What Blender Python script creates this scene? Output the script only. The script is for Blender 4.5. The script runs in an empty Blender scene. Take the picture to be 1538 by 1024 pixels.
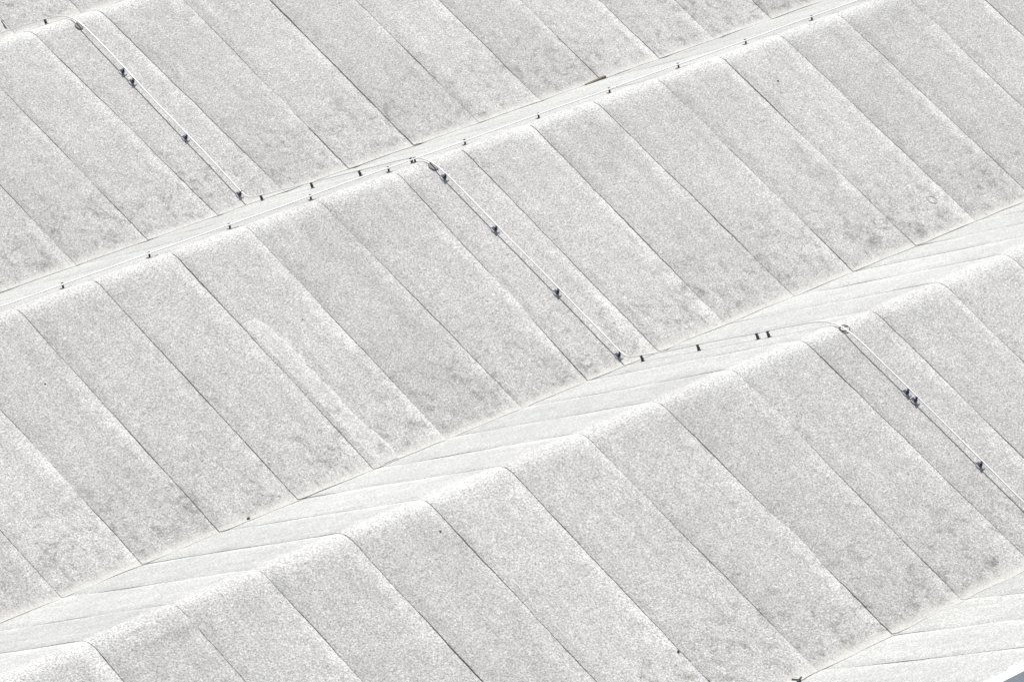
import bpy, bmesh, math, random
from mathutils import Vector, Matrix, noise
random.seed(7)
SC = bpy.context.scene
COL = SC.collection

# ------------------------------------------------------------------ camera, sky, sun, exposure
cam_d = bpy.data.cameras.new('camera'); cam = bpy.data.objects.new('camera', cam_d); COL.objects.link(cam)
right = Vector((0.70382672, -0.71009044, 0.01998779)); down = Vector((-0.28004996, -0.30321819, -0.91084068)); fwd = Vector((0.65283992, 0.63547643, -0.41227387))
M = Matrix((right, -down, -fwd)).transposed().to_4x4(); M.translation = Vector((-31.46239996, -33.37949001, 20.53566287))
cam.matrix_world = M
cam_d.sensor_fit = 'HORIZONTAL'; cam_d.sensor_width = 36; cam_d.lens = 7349.1498 / 1538 * 36
cam_d.clip_start = 1; cam_d.clip_end = 2000
SC.camera = cam

SUN = Vector((0.36, 0.32, 1.0)).normalized()                      # direction towards the sun
world = bpy.data.worlds.new('World'); SC.world = world; world.use_nodes = True
wn = world.node_tree.nodes; sky = wn.new('ShaderNodeTexSky'); sky.sky_type = 'NISHITA'; sky.sun_disc = False
sky.sun_elevation = math.asin(SUN.z); sky.sun_rotation = math.atan2(SUN.x, SUN.y)
hs = wn.new('ShaderNodeHueSaturation'); hs.inputs['Saturation'].default_value = 0.45
world.node_tree.links.new(sky.outputs[0], hs.inputs['Color']); world.node_tree.links.new(hs.outputs[0], wn['Background'].inputs[0]); wn['Background'].inputs[1].default_value = 0.075
sd = bpy.data.lights.new('sun', 'SUN'); sd.energy = 4.0; sd.angle = math.radians(0.5); sd.color = (1.0, 0.972, 0.925)
so = bpy.data.objects.new('sun', sd); COL.objects.link(so); so.rotation_euler = SUN.to_track_quat('Z', 'Y').to_euler(); so.location = (0, 0, 40)
SC.view_settings.view_transform = 'Standard'; SC.view_settings.look = 'None'; SC.view_settings.gamma = 1
SC.view_settings.exposure = 0.50

# ------------------------------------------------------------------ roof dimensions (metres)
P, A, Hh = 5.646445662552966, 2.914538837762411, 1.345446016956362   # ridge spacing, front run, ridge height
B = P - A
LF = math.hypot(A, Hh); LB = math.hypot(B, Hh)
TR = 0.13                                                            # half length of the rounded ridge
def prof(yr, s):
    """point (y,z) on a gable with its ridge at yr; s>0 runs down the front, s<0 down the back"""
    def lin(s): return (yr - s * A / LF, Hh - s * Hh / LF) if s >= 0 else (yr - s * B / LB, Hh + s * Hh / LB)
    if abs(s) < TR:
        u = (s + TR) / (2 * TR); a = lin(-TR); c = lin(TR); b = (yr, Hh)
        return tuple((1-u)**2 * a[i] + 2*u*(1-u) * b[i] + u*u * c[i] for i in (0, 1))
    if s > LF:                                                       # the lip that turns up on to the next slope
        e = s - LF
        return (yr - A - e * B / LB, e * Hh / LB + min(0.005, e * 0.4))
    return lin(s)
def frame(yr, s):
    p = prof(yr, s); q0 = prof(yr, s - 0.01); q1 = prof(yr, s + 0.01)
    t = Vector((0, q1[0] - q0[0], q1[1] - q0[1])).normalized()
    n = Vector((0, -t.z, t.y)); n = n if n.z > 0 else -n
    return Vector((0, p[0], p[1])), n
def s_of_y(yr, y): return (yr - y) * (LF / A) if y <= yr else -(y - yr) * (LB / B)

# ------------------------------------------------------------------ materials
def mat(name):
    m = bpy.data.materials.new(name); m.use_nodes = True
    return m, m.node_tree.nodes, m.node_tree.links, m.node_tree.nodes['Principled BSDF']
class NB:
    """small helper for building node graphs"""
    def __init__(s, nodes, links): s.n = nodes; s.l = links
    def put(s, sock, v):
        if hasattr(v, 'is_output'): s.l.new(v, sock)
        else: sock.default_value = v
    def math(s, op, a, b=0.0, clamp=False):
        n = s.n.new('ShaderNodeMath'); n.operation = op; n.use_clamp = clamp; s.put(n.inputs[0], a); s.put(n.inputs[1], b); return n.outputs[0]
    def noise(s, vec, scale, detail=2.0, rough=0.5, dist=0.0):
        n = s.n.new('ShaderNodeTexNoise'); n.inputs['Scale'].default_value = scale; n.inputs['Detail'].default_value = detail
        n.inputs['Roughness'].default_value = rough; n.inputs['Distortion'].default_value = dist; s.l.new(vec, n.inputs['Vector']); return n.outputs[0]
    def ramp(s, v, lo, hi, a=0.0, b=1.0):
        n = s.n.new('ShaderNodeMapRange'); n.interpolation_type = 'SMOOTHSTEP'
        for i, x in enumerate((v, lo, hi, a, b)): s.put(n.inputs[i], x)
        return n.outputs[0]
    def mix(s, f, a, b):
        n = s.n.new('ShaderNodeMix'); n.data_type = 'RGBA'; s.put(n.inputs[0], f); s.put(n.inputs[6], a); s.put(n.inputs[7], b); return n.outputs[2]
    def scale(s, vec, v):
        n = s.n.new('ShaderNodeMapping'); n.inputs['Scale'].default_value = v; s.l.new(vec, n.inputs['Vector']); return n.outputs[0]
    def mulc(s, col, f):
        n = s.n.new('ShaderNodeVectorMath'); n.operation = 'SCALE'; s.l.new(col, n.inputs[0]); s.put(n.inputs['Scale'], f); return n.outputs[0]

def felt_material(name='mineral_felt', lum=0.39):
    m, n, l, bs = mat(name); b = NB(n, l)
    tc = n.new('ShaderNodeTexCoord'); ob = tc.outputs['Object']; uv = n.new('ShaderNodeSeparateXYZ'); l.new(tc.outputs['UV'], uv.inputs[0])
    u, s = uv.outputs[0], uv.outputs[1]
    rnd = n.new('ShaderNodeObjectInfo').outputs['Random']
    fine = b.noise(ob, 55, 2.0, 0.70); grit = b.noise(ob, 115, 1.0, 0.5)
    med = b.noise(ob, 7, 4.0, 0.65); big = b.noise(ob, 1.1, 3.0, 0.55)
    streak = b.noise(b.scale(ob, (9, 0.9, 0.9)), 1.0, 3.0, 0.6)
    blot = b.noise(ob, 6.5, 7.0, 0.78, 0.5)
    # brightness of the granules
    v = b.math('ADD', lum, b.math('MULTIPLY', b.math('SUBTRACT', fine, 0.5), 0.86))
    v = b.math('ADD', v, b.math('MULTIPLY', b.math('SUBTRACT', grit, 0.5), 0.40))
    v = b.math('ADD', v, b.math('MULTIPLY', b.ramp(fine, 0.60, 0.70), 0.05))                          # scattered white flecks
    v = b.math('MULTIPLY', v, b.math('ADD', 0.78, b.math('MULTIPLY', med, 0.42)))
    v = b.math('MULTIPLY', v, b.math('ADD', 0.88, b.math('MULTIPLY', big, 0.24)))
    v = b.math('MULTIPLY', v, b.math('ADD', 0.845, b.math('MULTIPLY', streak, 0.31)))
    v = b.math('MULTIPLY', v, b.math('ADD', 0.94, b.math('MULTIPLY', rnd, 0.12)))
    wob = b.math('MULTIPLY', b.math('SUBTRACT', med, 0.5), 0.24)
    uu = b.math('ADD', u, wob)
    pale = b.math('MULTIPLY', b.ramp(uu, 0.74, 0.97), b.ramp(big, 0.32, 0.60, 0.2, 1.0))           # worn selvedge beside each lap
    v = b.math('MULTIPLY', v, b.math('ADD', 1.0, b.math('MULTIPLY', pale, 0.22)))
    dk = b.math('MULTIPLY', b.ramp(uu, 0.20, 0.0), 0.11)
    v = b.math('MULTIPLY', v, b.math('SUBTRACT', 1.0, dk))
    low = b.math('MULTIPLY', b.ramp(s, 1.7, 2.75), b.ramp(blot, 0.50, 0.64))                         # dirt collected towards the valley
    v = b.math('MULTIPLY', v, b.math('SUBTRACT', 1.0, b.math('MULTIPLY', low, 0.36)))
    # separate stains, each where the roof has one: centre (x, y), radius, depth
    dv = n.new('ShaderNodeVectorMath'); dv.operation = 'SCALE'; dn = n.new('ShaderNodeTexNoise'); dn.inputs['Scale'].default_value = 9; dn.inputs['Detail'].default_value = 4
    l.new(ob, dn.inputs['Vector']); l.new(dn.outputs['Color'], dv.inputs[0]); dv.inputs['Scale'].default_value = 0.28
    da = n.new('ShaderNodeVectorMath'); l.new(ob, da.inputs[0]); l.new(dv.outputs[0], da.inputs[1])
    for sx, sy, sr, sd_ in ((3.01, -2.46, .13, .26), (2.73, -2.63, .17, .22), (6.17, -2.78, .26, .22), (5.51, -2.62, .30, .20), (.77, -2.60, .15, .26), (-.24, -2.66, .22, .22),
                            (-2.41, -2.62, .2, .2), (5.79, -1.77, .26, .16), (5.74, -1.40, .22, .14), (-4.05, -2.6, .28, .17), (2.13, 2.96, .12, .26), (10.09, 2.8, .3, .18),
                            (-1.31, 2.9, .25, .16), (.69, -8.38, .1, .24), (-.24, -8.3, .12, .2), (-3.2, -7.5, .14, .16), (5.69, 2.9, .28, .15)):
        ds = n.new('ShaderNodeVectorMath'); ds.operation = 'DISTANCE'; l.new(da.outputs[0], ds.inputs[0])
        zz = (Hh - abs(sy) * Hh / A) if sy > -A else Hh - abs(sy + P) * Hh / A
        if sy > 0: zz = Hh - (P - sy) * Hh / A
        ds.inputs[1].default_value = (sx + .14, sy + .14, zz + .14)
        v = b.math('MULTIPLY', v, b.math('SUBTRACT', 1.0, b.math('MULTIPLY', b.ramp(ds.outputs['Value'], sr, sr * 0.35), b.math('MULTIPLY', b.ramp(blot, 0.42, 0.58, 0.2, 1.0), sd_ * 1.15))))
    col = b.mix(b.ramp(fine, 0.35, 0.65), (0.985, 0.975, 0.985, 1), (1.0, 0.995, 0.975, 1))
    col = b.mix(b.math('MULTIPLY', low, 0.6), col, (1.0, 0.955, 0.92, 1))
    col = b.mix(b.ramp(s, 0.05, -0.2), col, (1.05, 1.06, 1.04, 1))  # back slopes painted lighter, imitating their stronger sun, with a faint green tint
    col = b.mulc(col, v)
    fr = b.math('MULTIPLY', b.ramp(b.math('ADD', s, wob), 0.27, 0.02), b.ramp(b.math('ADD', fine, b.math('MULTIPLY', grit, 0.6)), 0.70, 0.95, 0.10, 0.9))   # ridge highlight painted in as pale speckles where the felt bends over
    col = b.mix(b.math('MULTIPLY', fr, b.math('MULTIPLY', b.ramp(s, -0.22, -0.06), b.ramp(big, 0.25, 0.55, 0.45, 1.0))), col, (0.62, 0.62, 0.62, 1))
    wash = b.ramp(b.math('ADD', s, b.math('MULTIPLY', wob, 0.8)), LF - 0.13, LF - 0.02)              # chalky, granule-free foot of the slope
    col = b.mix(b.math('MULTIPLY', b.math('MULTIPLY', wash, b.ramp(fine, 0.25, 0.5, 0.3, 1.0)), 0.7), col, (0.48, 0.471, 0.452, 1))
    l.new(col, bs.inputs['Base Color']); bs.inputs['Roughness'].default_value = 0.8; bs.inputs['Specular IOR Level'].default_value = 0.4; bs.inputs['Sheen Weight'].default_value = 0.12; bs.inputs['Sheen Roughness'].default_value = 0.45; bs.inputs['Sheen Tint'].default_value = (1, 1, 1, 1)
    bp = n.new('ShaderNodeBump'); bp.inputs['Strength'].default_value = 0.35; bp.inputs['Distance'].default_value = 0.004
    l.new(b.math('ADD', fine, b.math('MULTIPLY', grit, 0.4)), bp.inputs['Height']); l.new(bp.outputs[0], bs.inputs['Normal'])
    return m
def simple(name, col, rough=0.5, metal=0.0, var=0.15, scale=30.0):
    m, n, l, bs = mat(name); b = NB(n, l); tc = n.new('ShaderNodeTexCoord')
    nz = b.noise(tc.outputs['Object'], scale, 4.0, 0.6)
    c = b.mix(nz, tuple(x * (1 - var) for x in col) + (1,), tuple(min(1, x * (1 + var)) for x in col) + (1,))
    l.new(c, bs.inputs['Base Color']); bs.inputs['Roughness'].default_value = rough; bs.inputs['Metallic'].default_value = metal
    return m
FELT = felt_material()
PATCH = felt_material('newer_felt', 0.47)
STAIN = simple('old_ring_stain', (0.345, 0.34, 0.335), 0.9, 0, 0.4, 40)
DECK = simple('roof_deck', (0.30, 0.29, 0.28), 0.9)
CAP = simple('white_coated_metal', (0.78, 0.78, 0.77), 0.4, 0, 0.03, 3)
WALL = simple('blue_grey_painted_wall', (0.78, 0.80, 0.85), 0.9, 0, 0.1, 2)
ASPH = simple('grey_paving', (0.205, 0.215, 0.245), 0.85, 0, 0.08, 1.5)
ALU = simple('bare_aluminium_wire', (0.80, 0.80, 0.79), 0.45, 0.35, 0.04, 20)
DARK = simple('dark_blue_grey_plastic', (0.020, 0.021, 0.034), 0.6, 0, 0.3, 60)
BASE = simple('weathered_grey_plastic', (0.30, 0.31, 0.345), 0.5, 0, 0.25, 45)
RUST = simple('brown_rusty_steel', (0.13, 0.085, 0.06), 0.85, 0, 0.5, 50)
WOOD = simple('dark_weathered_wood', (0.12, 0.095, 0.07), 0.85, 0, 0.5, 40)
CLOD = simple('dark_dirt', (0.06, 0.057, 0.055), 0.95, 0, 0.4, 80)
PAD = simple('grey_bitumen_pad', (0.20, 0.19, 0.19), 0.85, 0, 0.4, 60)

# ------------------------------------------------------------------ object helpers
def tag(o, label=None, cat=None, group=None, kind=None):
    for k, v in (('label', label), ('category', cat), ('group', group), ('kind', kind)):
        if v: o[k] = v
    return o
def link(name, me, m=None, parent=None):
    o = bpy.data.objects.new(name, me)
    if m: me.materials.append(m)
    COL.objects.link(o); o.parent = parent
    return o
def empty(name, loc=(0, 0, 0), rot=(0, 0, 0)):
    o = bpy.data.objects.new(name, None); o.empty_display_size = 0.1; o.location = loc; o.rotation_euler = rot; COL.objects.link(o); return o
def from_pydata(name, v, f, m, parent=None, smooth=False):
    me = bpy.data.meshes.new(name); me.from_pydata(v, [], f); me.update()
    if smooth: me.polygons.foreach_set('use_smooth', [True] * len(me.polygons))
    return link(name, me, m, parent)
def bm_obj(name, bm, m, parent=None, bevel=0.0, smooth=False):
    if bevel: bmesh.ops.bevel(bm, geom=bm.edges[:], offset=bevel, segments=2, affect='EDGES', profile=0.6)
    bmesh.ops.recalc_face_normals(bm, faces=bm.faces)
    me = bpy.data.meshes.new(name); bm.to_mesh(me); bm.free()
    if smooth: me.polygons.foreach_set('use_smooth', [True] * len(me.polygons))
    return link(name, me, m, parent)
def add_box(bm, c, d, rot=None):
    M = Matrix.Translation(c) @ (rot.to_4x4() if rot else Matrix.Identity(4)) @ Matrix.Diagonal((*d, 1))
    bmesh.ops.create_cube(bm, size=1, matrix=M)
def add_cone(bm, c, r1, r2, h, seg=20):
    bmesh.ops.create_cone(bm, cap_ends=True, segments=seg, radius1=r1, radius2=r2, depth=h, matrix=Matrix.Translation((c[0], c[1], c[2] + h / 2)))
def tube(name, pts, r, m, parent=None, seg=8):
    v = []; f = []
    for i, p in enumerate(pts):
        t = (pts[min(i + 1, len(pts) - 1)] - pts[max(i - 1, 0)]).normalized()
        a = t.cross(Vector((0, 0, 1))); a = (a if a.length > 1e-4 else Vector((1, 0, 0))).normalized(); c = a.cross(t)
        for k in range(seg):
            w = 2 * math.pi * k / seg; v.append(p + (a * math.cos(w) + c * math.sin(w)) * r)
    for i in range(len(pts) - 1):
        for k in range(seg): f.append((i*seg + k, i*seg + (k+1) % seg, (i+1)*seg + (k+1) % seg, (i+1)*seg + k))
    f.append(tuple(range(seg))[::-1]); f.append(tuple((len(pts)-1)*seg + k for k in range(seg)))
    return from_pydata(name, v, f, m, parent, True)

# ------------------------------------------------------------------ ground and building
from_g = from_pydata('ground', [(-400, -400, -6.5), (400, -400, -6.5), (400, 400, -6.5), (-400, 400, -6.5)], [(0, 1, 2, 3)], ASPH)
tag(from_g, kind='structure')
X0, X1 = -13.0, 16.0
YB, YF = 2 * P + B, -2 * P - 0.30
bld = empty('multi_gable_building', (0, 0, -6.5))
tag(bld, 'large pale grey roof of parallel gables covered in long mineral felt strips', 'building roof')
def under(o): o.parent = bld; o.matrix_parent_inverse = Matrix.Translation((0, 0, 6.5)); return o
SEAM = {   # measured seam offsets from the 1 m grid: ridge, front valley
    0: ({-4: -.011, -3: -.018, -2: -.011, -1: -.021, 0: -.03, 1: .067, 2: .01, 3: .033, 4: .006, 5: .001, 6: -.004, 7: -.022, 8: -.052},
        {-6: .039, -5: .014, -4: -.024, -3: -.023, -2: -.034, -1: -.053, 0: .005, 1: -.059, 2: -.027, 3: -.026, 4: .035, 5: -.027, 6: -.009, 7: -.011}),
    1: ({-8: .033, -7: .009, -6: -.031, -5: -.013, -4: -.037, -3: -.035, -2: -.026, -1: -.007, 0: .032, 1: .009, 2: .037, 3: .046, 4: .072},
        {-2: .023, -1: .038, 0: .013, 1: .046}),
    -1: ({1: -.07, 2: -.09}, {-1: .067, 0: .06, 1: .059, 2: .039, 3: .008, 4: .003, 5: .029, 6: .025, 7: .018, 8: .009, 9: -.042, 10: -.036}),
}
RANGE = {-2: (-3, 9), -1: (-5, 14), 0: (-10, 14), 1: (-12, 10), 2: (-9, 6)}
# seams that gape or carry more dirt: (gable, k): lap lift in metres
GAPE = {(-1, 4): .016, (-1, 6): .011, (0, -3): .012, (0, 4): .011, (1, -5): .013, (1, -8): .010, (1, -1): .009, (0, -1): .008}
CREASE = {(1, -8): (.24, .012), (0, 4): (.55, .004), (-1, 1): (2.6, .005), (-1, 2): (2.45, .004), (0, -8): (2.75, .008), (1, -3): (1.9, .004), (0, 1): (1.5, .003)}
def seam_x(j, k, s, rr):
    r, v = SEAM.get(j, ({}, {}))
    a = k + r.get(k, rr[0]); b = k + v.get(k, rr[1] if k not in r else r[k] + rr[2]); c = k + rr[3]
    x = a + (b - a) * min(s / LF, 1) if s >= 0 else a + (c - a) * (-s / LB)
    return x + 0.009 * noise.noise((k * 7.3, j * 3.1, s * 2.2)) + 0.006 * noise.noise((k * 3.3, j * 5.1, s * 8.0))
def undul(x, y): return 0.0035 * noise.noise((x * 1.6, y * 1.6, 3.0)) + 0.0018 * noise.noise((x * 5.0, y * 5.0, 9.0))
US = (0.0, 0.012, 0.03, 0.06, 0.10, 0.16, 0.26, 0.38, 0.5, 0.62, 0.74, 0.82, 0.88, 0.93, 0.965, 1.0)
def make_strip(j, k, parent, seams):
    yr = -j * P; ra, rb = seams[k], seams[k + 1]
    s0 = -LB + 0.004; s1 = LF if j < 2 else 0.02
    ss = []; s = s0
    while s < s1 - 0.02:
        ss.append(s); s += 0.05 if abs(s) > 0.35 else 0.025
    if j < 2: ss += [LF - 0.005, LF + 0.008, None]        # None: ragged end of the lip
    else: ss += [s1]
    lap0 = GAPE.get((j, k), 0.0078 + 0.003 * random.random())
    v = []; uvs = []; rows = []
    fn = {}
    for s in ss:
        row = []
        for ui, u in enumerate((-1,) + US):
            un = max(u, 0)
            sq = s if s is not None else LF + 0.065 + 0.060 * noise.noise((( k + un) * 2.7, j * 4.0, 1.0)) + 0.015 * noise.noise(((k + un) * 11.0, j * 4.0, 5.0))
            sr = round(sq, 5)
            if sr not in fn: fn[sr] = frame(yr, sq)
            p, n = fn[sr]
            xa = seam_x(j, k, sq, ra); xb = seam_x(j, k + 1, sq, rb) + 0.035
            x = xa + (xb - xa) * un
            lap = lap0 * (1 + 0.6 * noise.noise((k * 5.0, j * 2.0, sq * 1.7)))
            pil = 0.011 * (1 + 0.8 * noise.noise((k * 3.0, j * 7.0, sq * 0.8 + 20)))
            lap *= 1.0 if sq > 0 else (0.25 if j == 0 else 0.6)
            z = lap * math.exp(-un / 0.06) - pil * (math.exp(-un / 0.09) + math.exp(-abs(1.0 - un) / 0.09)) + undul(x, yr - sq)
            if (j, k) in CREASE:
                cs, ch = CREASE[(j, k)]; z += ch * math.exp(-((sq - cs - 0.05 * noise.noise((x * 3, 0, 0))) / 0.05) ** 2) * (0.4 + 0.6 * un)
            if u < 0: z = undul(x, yr - sq) - 0.003 - pil
            row.append(len(v)); v.append(Vector((x, p.y, p.z)) + n * z); uvs.append((un, sq))
        rows.append(row)
    f = []; sm = []
    n0 = len(US)
    # riser gets its own top vertices so it keeps a hard edge
    tops = []
    for row in rows:
        tops.append(len(v)); v.append(v[row[1]].copy()); uvs.append(uvs[row[1]])
    for i in range(len(rows) - 1):
        a, c = rows[i], rows[i + 1]
        f.append((a[0], tops[i], tops[i + 1], c[0])); sm.append(False)
        for q in range(1, n0):
            f.append((a[q], a[q + 1], c[q + 1], c[q])); sm.append(True)
    if j < 2:                                                        # edge of the lip
        last = rows[-1]; base = []
        for q in last[1:]:
            base.append(len(v)); pv = v[q]; d = Vector((0, 0.42, -0.9)) * 0.007; v.append(pv + d); uvs.append(uvs[q])
        tp = []
        for q in last[1:]: tp.append(len(v)); v.append(v[q].copy()); uvs.append(uvs[q])
        for q in range(len(base) - 1): f.append((tp[q], tp[q + 1], base[q + 1], base[q])); sm.append(False)
    me = bpy.data.meshes.new('roofing_strip'); me.from_pydata(v, [], f)
    me.polygons.foreach_set('use_smooth', sm)
    ul = me.uv_layers.new(name='UVMap')
    vi = [0] * len(me.loops); me.loops.foreach_get('vertex_index', vi)
    ul.data.foreach_set('uv', [c for i in vi for c in uvs[i]])
    bm = bmesh.new(); bm.from_mesh(me); bmesh.ops.recalc_face_normals(bm, faces=bm.faces)
    up = sum(fc.normal.z * fc.calc_area() for fc in bm.faces)
    if up < 0: bmesh.ops.reverse_faces(bm, faces=bm.faces)
    bm.to_mesh(me); bm.free()
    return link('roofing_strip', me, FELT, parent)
for j in (-2, -1, 0, 1, 2):
    yr = -j * P
    # deck under the felt: a solid prism
    ya = yr - A if j < 2 else yr - 0.02
    za = -0.10
    dz = 0.10
    pr = [(ya, za), (yr, Hh - dz), (yr + B, -dz), (yr + B, -0.6), (ya, -0.6)]
    if j == 2: pr = [(ya, Hh - dz), (yr + B, -dz), (yr + B, -0.6), (ya, -0.6)]
    n = len(pr); v = [(X0, y, z) for y, z in pr] + [(X1, y, z) for y, z in pr]
    f = [tuple(range(n))[::-1], tuple(range(n, 2*n))] + [(i, (i+1) % n, (i+1) % n + n, i + n) for i in range(n)]
    gab = under(from_pydata('gable_roof', v, f, DECK))
    lo, hi = RANGE[j]
    seams = {k: [random.uniform(-.03, .03), random.uniform(-.03, .03), random.uniform(-.02, .02), random.uniform(-.03, .03)] for k in range(lo, hi + 2)}
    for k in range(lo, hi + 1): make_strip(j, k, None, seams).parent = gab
    for o in [c for c in COL.objects if c.parent == gab]: o.matrix_parent_inverse = gab.matrix_world.inverted() if False else Matrix.Identity(4)
# white metal capping along the outer edge and the walls below
bm = bmesh.new()
add_box(bm, ((X0 + X1) / 2, -2 * P - 0.058, Hh + 0.010), (X1 - X0 + 0.2, 0.105, 0.04))
bm_obj('edge_capping', bm, CAP, None, 0.012).parent = bld
bpy.data.objects['edge_capping'].matrix_parent_inverse = Matrix.Translation((0, 0, 6.5))
for nm, c, d in (('wall', ((X0+X1)/2, -2 * P - 0.060, -2.595), (X1-X0, 0.07, 7.85)), ('wall', ((X0+X1)/2, YB - 0.1, -3.55), (X1-X0, 0.2, 5.9)),
                 ('wall', (X0 + 0.1, (YF+YB)/2 + .2, -3.55), (0.2, YB-YF-0.9, 5.9)), ('wall', (X1 - 0.1, (YF+YB)/2 + .2, -3.55), (0.2, YB-YF-0.9, 5.9))):
    bm = bmesh.new(); add_box(bm, c, d); under(bm_obj(nm, bm, WALL))

def surf(j, x, y, off=0.0):
    s = s_of_y(-j * P, y); p, n = frame(-j * P, s); return Vector((x, p.y, p.z)) + n * off, n
def seat(j, x, y):
    """place and tilt for a thing lying on the roof"""
    p, n = surf(j, x, y, 0.002 + undul(x, y)); return p, (math.atan2(-n.y, n.z), 0, 0)
gables = {c: o for c, o in zip((-2, -1, 0, 1, 2), [o for o in COL.objects if o.name.startswith('gable_roof')])}
# repair strip laid over a seam on the middle slope
v = []; f = []; nu = 7
ns = 46
for i in range(ns + 1):
    s = 1.10 + (LF + 0.004 - 1.10) * i / ns
    for q in range(nu):
        u = q / (nu - 1)
        x = -1.99 + 0.05 * (s - 1.1) / 2 + u * (0.25 + 0.07 * noise.noise((s * 2.2, 4, u)) + 0.03 * noise.noise((s * 9, 2, u))) + (0.015 * noise.noise((s * 4, 1, 0)))
        p, n = frame(0, s)
        v.append(Vector((x, p.y, p.z)) + n * (undul(x, -s) - 0.003 + 0.009 * min(1, 6 * u * (1 - u) + .15) * (1 if i > 0 else .2)))
for i in range(ns):
    for q in range(nu - 1): f.append((i*nu + q, i*nu + q + 1, (i+1)*nu + q + 1, (i+1)*nu + q))
pt = from_pydata('repair_strip', v, f, PATCH, gables[0], True)
ul = pt.data.uv_layers.new(name='UVMap')
for lp in pt.data.loops:
    i, q = divmod(lp.vertex_index, nu); ul.data[lp.index].uv = (0.25 + 0.66 * q / (nu - 1), 1.10 + (LF + 0.004 - 1.10) * i / ns)
pt['label'] = 'pale narrow repair strip laid over one felt seam'

# ------------------------------------------------------------------ lightning conductor wires
WX = 1.50; WH = 0.062
pts = []
def wire_pt(j, s, h): p, n = frame(-j * P, s); return Vector((WX, p.y, p.z)) + n * h
raw = []
for j in (-1, 0, 1):
    n = 64
    for i in range(n + 1):
        s = -LB + (LF + LB) * i / n
        raw.append(wire_pt(j, s, WH))
raw = [p for p in raw if p.y > -2 * P + B + 0.25]
def smooth(p, it):
    for _ in range(it): p = [p[0]] + [(p[i-1] + p[i] * 2 + p[i+1]) / 4 for i in range(1, len(p) - 1)] + [p[-1]]
    return p
raw = smooth(raw, 5)
raw = [p + Vector((0.012 * noise.noise((p.y * 0.9, 2, 0)), 0, 0.007 * noise.noise((p.y * 1.3, 7, 0)))) for p in raw]
cross = tube('lightning_conductor', raw, 0.0078, ALU)
tag(cross, 'long pale metal wire running up and down over the gables on small holders', 'conductor wire')
RH = 0.048
pts = [Vector((x, 0.128 + 0.008 * noise.noise((x * .7, 0, 0)), prof(0, -0.15)[1] + RH + 0.004 + 0.005 * noise.noise((x * 1.3, 5, 0)))) for x in [X0 + 0.6 + i * 0.1 for i in range(int((X1 - X0 - 1.2) / 0.1))]]
rw = tube('lightning_conductor', pts, 0.0078, ALU)
tag(rw, 'straight pale metal wire running lengthwise on dark clips along one ridge', 'conductor wire')

# ------------------------------------------------------------------ wire holders
def slope_holder(h, base=True):
    """round grey foot, dark upright plate, cap gripping the wire"""
    t = empty('wire_holder')
    bm = bmesh.new()
    if base:
        add_cone(bm, (0, 0, 0), 0.050, 0.047, 0.010, 24); add_cone(bm, (0, 0.014, 0.010), 0.030, 0.022, 0.018, 20)
        bm_obj('foot', bm, BASE, t)
    else:
        add_cone(bm, (0, 0, 0), 0.022, 0.020, 0.006, 20); bm_obj('foot', bm, DARK, t)
    bm = bmesh.new(); add_box(bm, (-0.014, -0.006, 0.008 + h / 2), (0.020, 0.012, h)); add_box(bm, (-0.014, -0.010, 0.008 + h * .3), (0.026, 0.016, h * .5)); bm_obj('post', bm, DARK, t)
    bm = bmesh.new(); add_box(bm, (-0.006, 0, h + 0.001), (0.034, 0.020, 0.010)); bm_obj('clip', bm, DARK, t, 0.003)
    return t
def ridge_holder(h):
    """bent saddle strip over the ridge, short dark post, clip on the wire"""
    t = empty('ridge_wire_holder')
    bm = bmesh.new(); add_box(bm, (0.02, -0.035, -0.004), (0.13, 0.022, 0.006), Matrix.Rotation(0.3, 3, 'X')); add_box(bm, (0, 0, 0.0), (0.030, 0.09, 0.006)); bm_obj('saddle', bm, PAD, t, 0.0012)
    bm = bmesh.new(); add_box(bm, (0, 0, h / 2), (0.018, 0.010, h)); bm_obj('post', bm, DARK, t)
    bm = bmesh.new(); add_box(bm, (0, 0, h + 0.003), (0.024, 0.020, 0.012)); bm_obj('clip', bm, DARK, t, 0.003)
    return t
def copy_tree(o):
    c = o.copy(); COL.objects.link(c)
    for ch in [q for q in COL.objects if q.parent == o]:
        d = ch.copy(); COL.objects.link(d); d.parent = c
    return c
protos = {}
def place(kind, j, x, y, label, group, twist=0.0):
    if kind not in protos:
        protos[kind] = {'slope': lambda: slope_holder(WH - 0.004), 'plain': lambda: slope_holder(WH - 0.01, False), 'ridge': lambda: ridge_holder(RH)}[kind]()
        o = protos[kind]
    else: o = copy_tree(protos[kind])
    p, r = seat(j, x, y)
    o.location = p; o.rotation_mode = 'XYZ'
    o.rotation_euler = (r[0], random.uniform(-.04, .04), twist)
    if kind == 'ridge': o.rotation_euler = (r[0] * 0.7 + random.uniform(-.03, .03), 0.0, random.uniform(-.12, .12))
    for k in ('label', 'category', 'group'):
        if k in o: del o[k]
    return tag(o, label, 'wire holder', group)
G1 = 'wire holders along the conductor that crosses the gables'
G2 = 'wire holders along the ridge conductor'
TOP = 'on the upper left slope'; MID = 'on the middle slope'; LOW = 'on the lower right slope'
for y, lb in ((4.77, 'dark wire holder, upper one of the close pair on the upper left slope'), (4.61, 'dark wire holder, lower one of the close pair on the upper left slope'),
              (3.74, 'lone dark wire holder midway down the upper left slope, below the close pair'), (2.87, 'dark wire holder just above the bend at the foot of the upper left slope')):
    place('slope', -1, WX, y, lb, G1)
for y, lb in ((-0.27, 'dark wire holder nearest the ridge on the middle slope, below a brownish pad'), (-1.02, 'dark wire holder second from the ridge on the middle slope'),
              (-1.92, 'dark wire holder third from the ridge on the middle slope'), (-2.80, 'dark wire holder at the foot of the middle slope, just above the wire bend')):
    place('slope', 0, WX, y, lb, G1)
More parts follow.
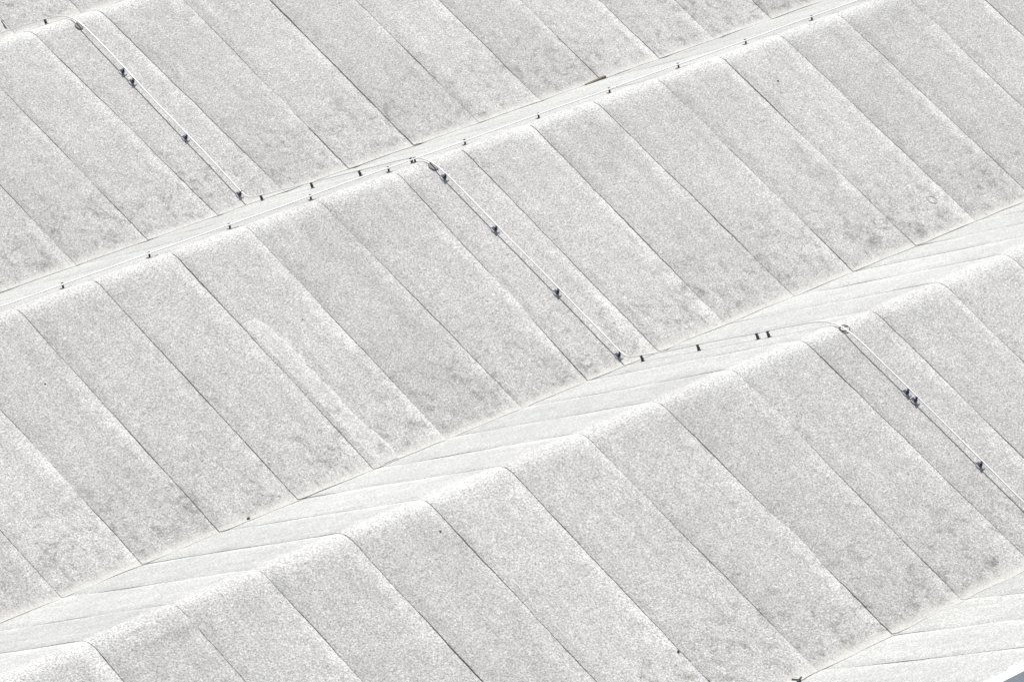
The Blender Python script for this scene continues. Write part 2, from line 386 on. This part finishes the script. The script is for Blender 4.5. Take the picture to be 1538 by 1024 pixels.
for y, lb in ((-6.56, 'dark wire holder, upper one of the close pair on the lower right slope'), (-6.665, 'dark wire holder, lower one of the close pair on the lower right slope'),
              (-7.50, 'lone dark wire holder near the right edge on the lower right slope')):
    place('slope', 1, WX, y, lb, G1)
for y, lb in ((2.50, 'small dark post beside a short black bar in the narrow upper valley'), (1.71, 'small dark post on the narrow upper valley, just above the ridge wire'),
              (0.97, 'small dark post in the narrow upper valley between two ridge clips'), (0.20, 'tiny dark post where the crossing wire meets the long ridge')):
    place('plain', 0, WX, y, lb, G1)
for y, lb in ((-3.14, 'dark post next to the wire bend in the wide pale valley'), (-3.89, 'lone dark post midway along the wide pale valley'),
              (-4.66, 'left post of the close pair in the wide pale valley'), (-4.80, 'right post of the close pair in the wide pale valley')):
    place('plain', 1, WX, y, lb, G1)
place('plain', -1, WX, 6.05, 'small dark post at the top left corner behind the first ridge', G1)
names = ['first', 'second', 'third', 'fourth', 'fifth', 'sixth', 'seventh', 'eighth', 'ninth', 'tenth', 'eleventh', 'twelfth']
rx = [-3.30, -2.18, -1.11, 0.0, 1.10, 1.48, 2.21, 3.31, 4.40, 5.49, 6.58, 7.68]
for i, x in enumerate(rx): place('ridge', 0, x, 0.14, 'dark clip holding the long ridge wire, %s from the left edge' % names[i], G2)

# ------------------------------------------------------------------ loose things on the roof
def lying(o, j, x, y, rz=0.0):
    p, r = seat(j, x, y); o.location = p; o.rotation_euler = (r[0], 0, rz); return o
def pad(rx_, ry_, h, m):
    bm = bmesh.new(); add_cone(bm, (0, 0, 0), 1, 0.93, h, 22)
    for v in bm.verts:
        w = 1 + 0.12 * noise.noise((v.co.x * 2, v.co.y * 2, rx_ * 9)); v.co.x *= rx_ * w; v.co.y *= ry_ * w
    return bm_obj('base_pad', bm, m)
tag(lying(pad(0.045, 0.055, 0.012, PAD), -1, WX - 0.005, 5.50), 'dark grey pad under the wire just below the top left ridge', 'pad', 'loose pads under the wire')
tag(lying(pad(0.055, 0.06, 0.010, PAD), 0, WX, -0.10), 'round brownish grey pad under the wire just below the long ridge', 'pad', 'loose pads under the wire')
bm = bmesh.new()
for k in range(13):
    w = math.radians(20 + 25 * k); add_box(bm, (0.055 * math.cos(w), 0.045 * math.sin(w), 0.007), (0.026, 0.008, 0.008), Matrix.Rotation(w + math.pi / 2, 3, 'Z'))
tag(lying(bm_obj('open_ring_bracket', bm, RUST), 1, WX + 0.03, -5.72), 'open brown ring bracket lying beside the wire at the lower right ridge', 'bracket')
def bar(name, p0, p1, r, m):
    d = p1 - p0; bm = bmesh.new(); add_box(bm, (0, 0, 0), (d.length, r * 2, r * 1.6))
    o = bm_obj(name, bm, m, None, r * 0.3); o.location = (p0 + p1) / 2; o.rotation_euler = (0, -math.asin(d.z / d.length), math.atan2(d.y, d.x)); return o
tag(bar('wooden_stick', Vector((6.64, 2.62, 0.055)), Vector((7.01, 2.66, 0.055)), 0.016, WOOD), 'short dark brown stick lying in the narrow upper valley', 'stick')
tag(bar('short_bar', Vector((1.56, 2.60, 0.048)), Vector((1.80, 2.615, 0.048)), 0.010, DARK), 'short black bar in the narrow valley beside a small post', 'bar')
tag(bar('short_bar', Vector((2.92, 8.50, 0.04)), Vector((2.95, 8.64, 0.10)), 0.016, CLOD), 'dark bar at the foot of the far slope in the top left corner', 'bar')
bmx = bmesh.new(); add_box(bmx, (0, 0, 0.03), (0.10, 0.014, 0.012), Matrix.Rotation(0.35, 3, 'Z')); add_box(bmx, (-0.03, 0.02, 0.03), (0.07, 0.014, 0.012), Matrix.Rotation(-0.9, 3, 'Z')); add_box(bmx, (0, 0, 0.015), (0.02, 0.02, 0.03))
o = bm_obj('metal_bracket', bmx, DARK); o.location = (-2.34, -8.66, 0.05); tag(o, 'small dark forked bracket in the valley at the bottom edge', 'bracket')
def clod(sz, m=CLOD):
    bm = bmesh.new(); bmesh.ops.create_icosphere(bm, subdivisions=2, radius=1)
    for v in bm.verts: v.co *= 1 + 0.45 * noise.noise(v.co * 1.7 + Vector((sz * 300, 0, 0))); v.co.x *= sz; v.co.y *= sz * .8; v.co.z *= sz * .55
    return bm_obj('dirt_clod', bm, m, None, 0, True)
for j, x, y, sz, lb in ((0, -3.65, -2.90, .020, 'dark lump lying on the left edge of the wide pale valley'), (0, 6.36, -0.54, .013, 'dark speck high on the right part of the middle slope'),
                        (1, -4.18, -5.99, .011, 'dark speck just below the ridge of the lower slope'), (1, -3.07, -7.87, .014, 'dark brown speck near the bottom of the lower slope'),
                        (0, -4.4, -.87, .010, 'tiny dark speck on the left part of the middle slope'), (0, -1.36, -1.19, .010, 'tiny dark speck right of the pale repair strip')):
    tag(lying(clod(sz), j, x, y), lb, 'dirt clod', 'dark specks scattered on the felt')
# faint ring mark
v = []; f = []
for i in range(28):
    w = 2 * math.pi * i / 28; c = Vector((6.73 + 0.055 * math.cos(w), -2.50 + 0.05 * math.sin(w), 0))
    for rr in (0.88, 1.12):
        x = 6.73 + 0.055 * rr * math.cos(w); y = -2.50 + 0.05 * rr * math.sin(w); p, n = surf(0, x, y, 0.004 + undul(x, -s_of_y(0, y))); v.append(p)
for i in range(28): a = 2 * i; c = 2 * ((i + 1) % 28); f.append((a, a + 1, c + 1, c))
rg = from_pydata('ring_stain', v, f, STAIN, gables[0])
